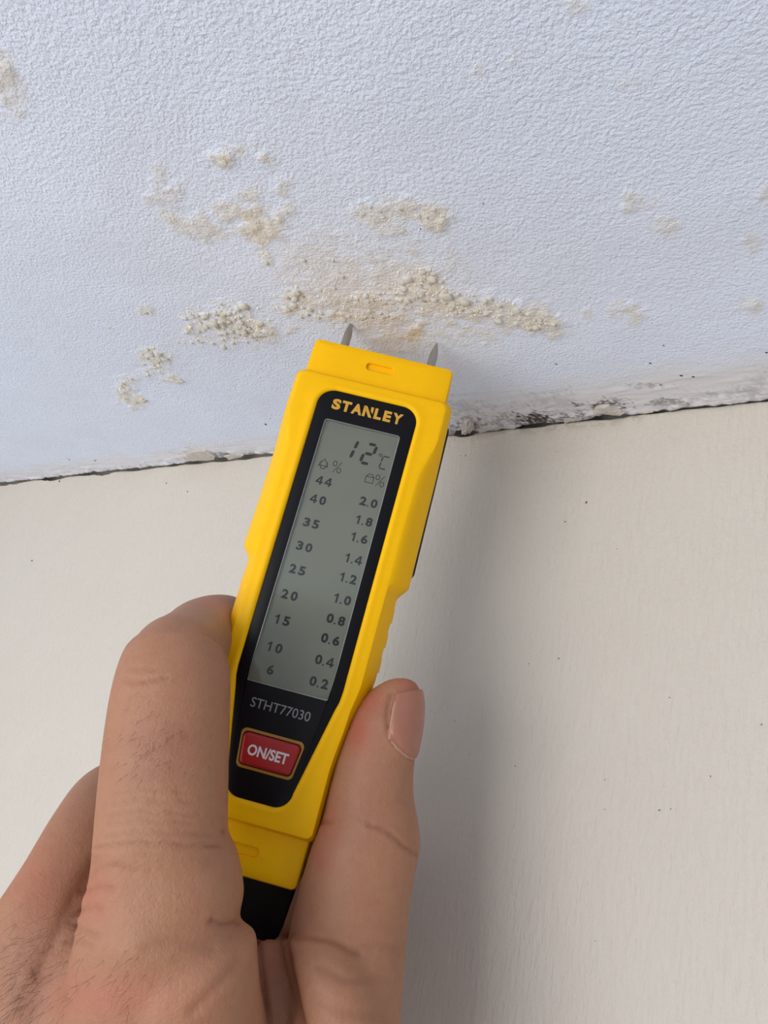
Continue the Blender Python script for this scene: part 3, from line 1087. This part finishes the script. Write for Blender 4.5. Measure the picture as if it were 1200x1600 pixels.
def round_sections(st):
    """st rows: (px,py,depth,radius mm) round limb"""
    S = catmull(st, 5)
    C = np.array([at(s[0], s[1], s[2]) for s in S])
    Tn = np.gradient(C, axis=0)
    Tn /= np.linalg.norm(Tn, axis=1)[:, None]
    ref = np.array([0.2, 1, 0.1])
    A = np.cross(Tn, ref)
    A /= np.linalg.norm(A, axis=1)[:, None]
    B = np.cross(A, Tn)
    r = S[:, 3:4]
    return C, A * r, B * r


HV, HF = [], []


def add_tube(sec, n_=28, p=2.2):
    C, A, B = sec
    off = len(HV)
    k = len(C)
    for c, a, b in zip(C, A, B):
        HV.extend(ring_pts(c, a, b, n_, p))
    HV.append(C[0] - (C[1] - C[0]) * .15)
    HV.append(C[-1] + (C[-1] - C[-2]) * .15)
    for i in range(k - 1):
        for j in range(n_):
            q = (j + 1) % n_
            HF.append((off + i * n_ + j, off + i * n_ + q, off + (i + 1) * n_ + q, off + (i + 1) * n_ + j))
    c0, c1 = off + k * n_, off + k * n_ + 1
    for j in range(n_):
        q = (j + 1) % n_
        HF.append((c0, off + q, off + j))
        HF.append((c1, off + (k - 1) * n_ + j, off + (k - 1) * n_ + q))


# thumb: rows of left edge, right edge, thickness
THUMB = [
    (612, 1064, 186, 640, 1062, 186, 2.4), (588, 1072, 185.5, 652, 1068, 185.5, 5.0), (572, 1086, 185, 658, 1084, 185, 6.6), (556, 1112, 184, 660, 1107, 184, 7.8),
    (542, 1146, 182, 657, 1142, 182, 8.6), (528, 1185, 180, 649, 1184, 180, 9.0), (515, 1230, 178, 646, 1234, 178, 9.6), (503, 1280, 176, 654, 1286, 176, 10.4),
    (487, 1322, 174, 657, 1322, 174, 10.8), (472, 1372, 172, 648, 1370, 172, 10.8), (459, 1420, 170, 640, 1420, 170, 11), (450, 1470, 167, 635, 1475, 168, 11.8),
    (452, 1540, 163, 630, 1540, 164, 13), (440, 1640, 156, 622, 1640, 158, 15), (380, 1800, 148, 610, 1800, 150, 17), (270, 2000, 142, 520, 2020, 142, 17)]
thumb_sec = tube_sections(THUMB)
add_tube(thumb_sec)
# fleshy base of the thumb by the web
add_tube(tube_sections([(452, 1476, 162, 520, 1468, 164, 4), (443, 1492, 160, 560, 1490, 162, 8), (452, 1530, 158, 590, 1530, 160, 11), (466, 1600, 154, 600, 1600, 157, 12), (470, 1700, 150, 600, 1700, 152, 12)]))
# index finger, knuckle to bent tip
INDEX = [
    (60, 1960, 160, 360, 1980, 156, 8), (80, 1760, 156, 372, 1780, 150, 12), (96, 1620, 151, 380, 1640, 144, 13), (104, 1540, 149, 376, 1560, 143, 12.5), (118, 1465, 149, 368, 1485, 144.5, 12), (128, 1420, 149.5, 370, 1440, 146, 11.8), (142, 1372, 150, 379, 1400, 147, 11.5), (150, 1330, 151, 372, 1350, 148.5, 11.2), (153, 1300, 151, 355, 1310, 149, 11),
    (158, 1240, 153, 354, 1245, 151, 10.6), (165, 1175, 155, 355, 1175, 153, 10.4), (175, 1105, 158, 357, 1110, 156, 10.6), (186, 1060, 161, 358, 1060, 159, 10.6), (199, 1030, 165, 358, 1028, 163, 10.3)]
add_tube(tube_sections(INDEX))
add_tube(round_sections([(272, 1075, 160, 10.4), (276, 1040, 164, 10.8), (288, 1022, 171, 9.9), (301, 1006, 180, 9.2), (311, 993, 189, 9.0), (323, 984, 197, 8.8), (340, 975, 205, 8.2), (362, 970, 211, 7.2), (378, 968, 214, 5.0)]))
add_tube(tube_sections([(250, 1450, 145.5, 384, 1447, 146.5, 3), (225, 1462, 145, 400, 1460, 146.5, 8), (210, 1500, 144, 403, 1500, 146, 11), (200, 1560, 143, 408, 1560, 145, 12.5), (190, 1640, 144, 420, 1640, 146, 13), (190, 1800, 150, 430, 1800, 151, 12), (200, 1950, 157, 420, 1950, 157, 7)]))
# soft webs, and unseen flesh added behind index and thumb to darken the grip
add_tube(round_sections([(128, 1420, 170, 8), (112, 1455, 168, 12), (85, 1520, 165, 14), (60, 1600, 163, 15)]))
add_tube(round_sections([(262, 1270, 180, 7), (266, 1320, 181, 11), (270, 1400, 181, 13.5), (280, 1480, 179, 14), (290, 1580, 174, 15)]))
add_tube(round_sections([(566, 1250, 196, 6), (566, 1300, 194, 10), (556, 1380, 191, 11), (546, 1460, 187, 11.5), (535, 1560, 181, 12), (520, 1680, 172, 13)]))
# middle, ring and little finger curl round the back of the meter
add_tube(round_sections([(-5, 1570, 163, 12), (42, 1480, 166, 10.8), (94, 1385, 172, 9.8), (140, 1300, 184, 9.8), (178, 1252, 200, 10.2), (240, 1240, 212, 9.8), (310, 1255, 213, 9.4), (370, 1270, 211, 9.2), (440, 1290, 208, 8.8), (500, 1305, 204, 8.2), (545, 1312, 201, 7.2), (565, 1316, 199, 5)]))
add_tube(round_sections([(-30, 1700, 172, 11), (10, 1580, 187, 11.5), (80, 1470, 200, 10.8), (150, 1410, 210, 10.4), (230, 1390, 216, 10.5), (320, 1392, 221, 10.5), (400, 1398, 221, 10.5), (470, 1405, 215, 10), (530, 1415, 206, 9.4), (560, 1430, 199, 7), (575, 1432, 194, 4.5)]))
add_tube(round_sections([(0, 1820, 170, 10), (40, 1690, 190, 10), (120, 1590, 202, 9.4), (210, 1555, 207, 9), (300, 1530, 212, 8.8), (380, 1525, 210, 8.6), (460, 1525, 204, 8.2), (520, 1530, 196, 7.6), (550, 1532, 190, 5)]))
# palm filling between the fingers and the thumb base
add_tube(tube_sections([(120, 1500, 182, 420, 1510, 182, 6), (60, 1560, 180, 460, 1560, 178, 11), (20, 1640, 174, 500, 1620, 168, 16), (0, 1760, 168, 540, 1760, 162, 20), (60, 1920, 158, 520, 1920, 154, 19)]))
# web between index and thumb
add_tube(tube_sections([(404, 1478, 171, 446, 1480, 171, 3), (396, 1496, 169, 456, 1496, 169, 6), (392, 1540, 166, 472, 1540, 166, 8), (385, 1620, 160, 490, 1620, 160, 9), (380, 1720, 154, 500, 1720, 154, 9)]))
# back of the hand, wrist, forearm
add_tube(tube_sections([(20, 1448, 172, 330, 1490, 152, 8), (-25, 1510, 171, 392, 1530, 150, 11), (-70, 1600, 169, 400, 1600, 148, 13), (-90, 1740, 164, 440, 1740, 146, 15), (-20, 1900, 155, 480, 1900, 144, 18),
                         (60, 2060, 148, 500, 2060, 142, 20), (90, 2300, 140, 540, 2300, 136, 22), (90, 2700, 128, 600, 2700, 124, 24), (60, 3300, 112, 640, 3300, 108, 25)]))

me = bpy.data.meshes.new('hand_raw')
me.from_pydata([tuple(p) for p in c2w(np.array(HV)) * 1.0], [], HF)
bm = bmesh.new()
bm.from_mesh(me)
bmesh.ops.recalc_face_normals(bm, faces=bm.faces[:])
bm.to_mesh(me)
bm.free()
tmp = bpy.data.objects.new('hand_raw', me)
COL.objects.link(tmp)
md = tmp.modifiers.new('union', 'REMESH')
md.mode = 'VOXEL'
md.voxel_size = 0.00075
bpy.context.view_layer.update()
dg = bpy.context.evaluated_depsgraph_get()
hm = bpy.data.meshes.new_from_object(tmp.evaluated_get(dg))
bpy.data.objects.remove(tmp, do_unlink=True)
nv = len(hm.vertices)
co = np.zeros(nv * 3)
hm.vertices.foreach_get('co', co)
co = co.reshape(-1, 3)
ed = np.zeros(len(hm.edges) * 2, np.int32)
hm.edges.foreach_get('vertices', ed)
ed = ed.reshape(-1, 2)
deg = np.bincount(ed.ravel(), minlength=nv).astype(float)


def lap(c):
    out = np.empty_like(c)
    for k in range(c.shape[1]):
        out[:, k] = (np.bincount(ed[:, 0], c[ed[:, 1], k], nv) + np.bincount(ed[:, 1], c[ed[:, 0], k], nv)) / deg
    return out


for it in range(16):                                 # Taubin smoothing keeps the volume
    co += 0.55 * (lap(co) - co)
    co -= 0.53 * 0.98 * (lap(co) - co) if it % 2 else 0.0


# knuckle hollows between index and middle finger are soft, continuous skin
qx, qy, qd = w2px(co)
soft = sstep(1.0, 0.45, np.hypot((qx - 118) / 105, (qy - 1465) / 150)) * (qd < 185)
soft = np.maximum(soft, sstep(1590, 1680, qy))
for it in range(150):
    co += (soft * 0.6)[:, None] * (lap(co) - co)


def vnormals():
    hm.vertices.foreach_set('co', co.ravel())
    hm.update()
    nn_ = np.zeros(nv * 3)
    hm.vertices.foreach_get('normal', nn_)
    return nn_.reshape(-1, 3)


nrm = vnormals()
vpx, vpy, vd = w2px(co)
campos = np.array([0, 0, CAM_Z])
view = campos - co
view /= np.linalg.norm(view, axis=1)[:, None]
facing = np.clip((nrm * view).sum(1), 0, 1)
front = sstep(0.02, 0.25, facing)
RED = np.zeros(nv)
CRE = np.zeros(nv)
DRK = np.zeros(nv)


def seg_dist(pts):
    best = np.full(nv, 1e9)
    for (x0, y0), (x1, y1) in zip(pts[:-1], pts[1:]):
        dx, dy = x1 - x0, y1 - y0
        u = np.clip(((vpx - x0) * dx + (vpy - y0) * dy) / (dx * dx + dy * dy), 0, 1)
        best = np.minimum(best, np.hypot(vpx - x0 - u * dx, vpy - y0 - u * dy))
    return best


def crease(pts, wpx, depth, tint=0.4, dmin=0, dmax=400):
    global co
    k = np.exp(-(seg_dist(pts) / wpx) ** 2) * front * (vd > dmin) * (vd < dmax)
    ridge = np.exp(-((seg_dist(pts) - 2.4 * wpx) / (1.4 * wpx)) ** 2) * front * (vd > dmin) * (vd < dmax)
    co = co - nrm * (k * depth / 1000)[:, None] + nrm * (ridge * depth * .28 / 1000)[:, None]
    np.maximum(CRE, k * tint, out=CRE)


def blob(cx, cy, rx, ry, amount=0.0, red=0.0, dark=0.0, dmax=400):
    global co
    k = np.exp(-(((vpx - cx) / rx) ** 2 + ((vpy - cy) / ry) ** 2)) * front * (vd < dmax)
    if amount:
        co = co + nrm * (k * amount / 1000)[:, None]
    if red:
        np.maximum(RED, k * red, out=RED)
    if dark:
        np.maximum(DRK, k * dark, out=DRK)


# index: knuckle folds, base creases
crease([(196, 1064), (215, 1067), (240, 1062), (262, 1060)], 3.0, .35, .3)
crease([(200, 1046), (225, 1044), (245, 1048)], 2.5, .2, .15)
crease([(205, 1085), (198, 1110)], 2.5, .2, .15)
for k, (y, x0, x1, dp) in enumerate([(1236, 180, 290, .22), (1252, 178, 300, .25), (1270, 172, 310, .28), (1284, 168, 300, .2), (1302, 165, 330, .2), (1320, 150, 345, .42)]):
    crease([(x0, y + 4), (x0 + (x1 - x0) * .35, y - 3), (x0 + (x1 - x0) * .7, y + 1), (x1, y + 3)], 3.2, dp, .14 + .08 * (k == 5))
crease([(150, 1358), (185, 1352), (215, 1362)], 3.5, .25, .12)
crease([(128, 1395), (160, 1385), (180, 1390)], 4, .35, .2)
crease([(115, 1432), (140, 1418), (163, 1420)], 4, .4, .2)
crease([(108, 1440), (130, 1452), (160, 1462)], 4, .35, .2)
crease([(104, 1472), (128, 1470), (150, 1480)], 4, .3, .15)
crease([(150, 1350), (118, 1400), (90, 1460), (60, 1520)], 9, .4, .08)
crease([(330, 1440), (350, 1445), (372, 1442)], 4, .5, .3)
crease([(405, 1475), (408, 1510), (413, 1560), (420, 1610)], 4, .5, .3)
crease([(446, 1478), (452, 1510), (462, 1550), (474, 1610)], 5, .9, .45)
crease([(453, 1466), (480, 1462), (520, 1468), (560, 1490)], 5, .45, .15)
crease([(300, 1580), (340, 1540), (372, 1500)], 7, .35, .1)
crease([(232, 1480), (280, 1470), (330, 1480)], 8, .25, .06)
# thumb
crease([(575, 1288), (605, 1300), (628, 1320), (652, 1338)], 3.2, .42, .34)
crease([(498, 1288), (508, 1284), (520, 1285)], 3, .4, .3)
crease([(540, 1268), (560, 1278), (580, 1290)], 3, .18, .1)
crease([(598, 1250), (628, 1252), (650, 1262)], 3.5, .15, .08)
crease([(560, 1484), (590, 1476), (625, 1484)], 5, .25, .1)
crease([(500, 1510), (540, 1530), (600, 1530)], 7, .3, .08)
crease([(490, 1560), (540, 1580), (600, 1590)], 8, .3, .08)
# nail fold
crease([(612, 1084), (607, 1100), (605, 1120), (608, 1142), (618, 1160), (632, 1174), (646, 1186)], 3.2, .5, .25)
blob(560, 1140, 22, 40, 0, .75)
blob(575, 1095, 26, 22, 0, .7)
blob(505, 1280, 24, 40, .0, .5)
blob(500, 1330, 20, 40, .0, .4)
blob(640, 1068, 24, 14, 0, .5)
blob(150, 1400, 40, 50, .5, .3)
blob(170, 1560, 120, 40, 0, .38)
blob(60, 1380, 40, 60, 0, .3)
blob(340, 940, 30, 18, 0, .25)
blob(250, 1160, 60, 40, 0, .15, .3)
blob(240, 1210, 50, 20, 0, 0, .3)
blob(60, 1540, 60, 60, 0, .1, .25)
blob(425, 1500, 30, 30, 0, .35)
blob(348, 1300, 4, 5, .15, 0, .95)                   # small mole on the finger
blob(285, 1147, 4, 4, .1, .5, .4)
blob(330, 1520, 60, 40, .8)
blob(200, 1480, 60, 40, 1.0)
hm.vertices.foreach_set('co', co.astype(np.float32).ravel())
hm.update()
paint(hm, np.stack([RED, CRE, DRK], -1))
hand = link('hand', hm, 'skin', smooth=180)
# origin at the wrist, the end the hand hangs from
org = Vector(c2w(at(250, 2000, 150)))
hm.transform(Matrix.Translation(-org))
hand.location = org
hand['label'] = 'bare left hand gripping the yellow meter between thumb and index finger'
hand['category'] = 'hand'

# ---- thumbnail, laid on the finished surface
vv_ = [tuple(p) for p in co]
ff_ = [tuple(p.vertices) for p in hm.polygons]
bvh = BVHTree.FromPolygons(vv_, ff_)
C, A, B = thumb_sec
TPY = w2px(c2w(C))[1]
NU, NVv = 25, 29
gv = []
for j in range(NVv):
    vq = j / (NVv - 1)
    for i in range(NU):
        uq = i / (NU - 1)
        un = 2 * uq - 1
        row_tip = 1079 + 6 * un * un
        row_base = 1193 - 34 * (un * un) - 4
        row = row_base + (row_tip - row_base) * vq
        ang = math.radians(88 - 112 * uq - (1 - vq) * 6)
        c_ = np.array([np.interp(row, TPY[::1], C[:, k]) for k in range(3)])
        a_ = np.array([np.interp(row, TPY, A[:, k]) for k in range(3)])
        b_ = np.array([np.interp(row, TPY, B[:, k]) for k in range(3)])
        if b_[2] < 0:
            b_ = -b_
        q = c2w(c_ + a_ * math.cos(ang) + b_ * math.sin(ang))
        loc_, no_, _, _ = bvh.find_nearest(Vector(q))
        edge = min(1.0, (1 - abs(un)) / .12) * min(1.0, vq / .10)
        hgt = (-0.25 + 0.80 * edge ** .5) / 1000
        gv.append(loc_ + no_ * hgt)
nme = grid_mesh('thumbnail', np.array([tuple(q - org) for q in gv]), NU, NVv)
bm = bmesh.new()
bm.from_mesh(nme)
bmesh.ops.recalc_face_normals(bm, faces=bm.faces[:])
bm.to_mesh(nme)
bm.free()
nail = link('thumbnail', nme, 'nail', hand, smooth=180)
sol = nail.modifiers.new('thickness', 'SOLIDIFY')
sol.thickness = 0.0004
sol.offset = 0
nail['label'] = 'pink thumbnail'

# pale cuticle skin round the nail
rimpts = [gv[j * NU + 1] for j in range(NVv - 4, -1, -1)] + [gv[NU + i] for i in range(1, NU - 6)]
rimpts = [np.array(q - org) for q in rimpts]
cs_v, cs_f = [], []
for k, q in enumerate(rimpts):
    tg = rimpts[min(k + 1, len(rimpts) - 1)] - rimpts[max(k - 1, 0)]
    tg = tg / (np.linalg.norm(tg) + 1e-9)
    nn_ = bvh.find_nearest(Vector(q) + org)[1]
    nn_ = np.array(nn_)
    sd_ = np.cross(tg, nn_)
    rr = 0.00030 * (0.7 + 0.6 * vnoise(np.array([k * .6]), np.array([1.3]), 5)[0]) * min(1, k / 4, (len(rimpts) - 1 - k) / 4)
    for a in range(6):
        an = a * math.pi / 3
        cs_v.append(q + nn_ * 0.00005 + (sd_ * math.cos(an) * 1.3 + nn_ * math.sin(an) * .7) * rr)
for k in range(len(rimpts) - 1):
    for a in range(6):
        b = (a + 1) % 6
        cs_f.append((k * 6 + a, k * 6 + b, k * 6 + 6 + b, k * 6 + 6 + a))
o = mesh_obj('cuticle', cs_v, cs_f, 'cuticle_skin', hand, smooth=180)
o['label'] = 'pale dry cuticle round the thumbnail'

# ---- fine hairs on the finger and the back of the hand
hv, hf = [], []


def hairs(n_, cx, cy, sx, sy, ang0, length):
    for _ in range(n_):
        x, y = cx + rng.normal(0, sx), cy + rng.normal(0, sy)
        d = Vector(c2w(ray(x, y)) - campos)
        d.normalize()
        loc_, no_, _, dist_ = bvh.ray_cast(Vector(campos), d)
        if loc_ is None or no_.dot(-d) < .25:
            continue
        a = ang0 + rng.normal(0, .35)
        sdir = Vector(M3 @ np.array([math.cos(a), math.sin(a), 0]))
        sdir = (sdir - no_ * sdir.dot(no_)).normalized()
        sd = sdir.cross(no_).normalized() * 0.000028
        ln_ = length * rng.uniform(.5, 1.2) / 1000
        o0 = len(hv)
        cur = rng.normal(0, .25)
        for s_ in range(5):
            u_ = s_ / 4
            q = loc_ + sdir * ln_ * u_ + no_ * (ln_ * .35 * math.sin(u_ * 2.2)) + sdir.cross(no_) * (cur * ln_ * u_ * u_) - org
            wd = (1 - u_ * .8)
            hv.append(tuple(q - sd * wd))
            hv.append(tuple(q + sd * wd))
            hv.append(tuple(q + no_ * sd.length * 1.5 * wd))
        for s_ in range(4):
            b_ = o0 + s_ * 3
            for e_ in range(3):
                f_ = (e_ + 1) % 3
                hf.append((b_ + e_, b_ + f_, b_ + 3 + f_, b_ + 3 + e_))


hairs(60, 245, 1170, 34, 34, math.radians(-125), 2.6)
hairs(25, 300, 1260, 60, 120, math.radians(-110), 1.4)
hairs(170, 45, 1530, 40, 42, math.radians(-125), 5.0)
hairs(30, 180, 1520, 60, 40, math.radians(-120), 3.5)
o = mesh_obj('hand_hair', hv, hf, 'hair_brown', hand, smooth=180)
o['kind'] = 'stuff'
o['label'] = 'fine brown hairs on the finger and back of the hand'
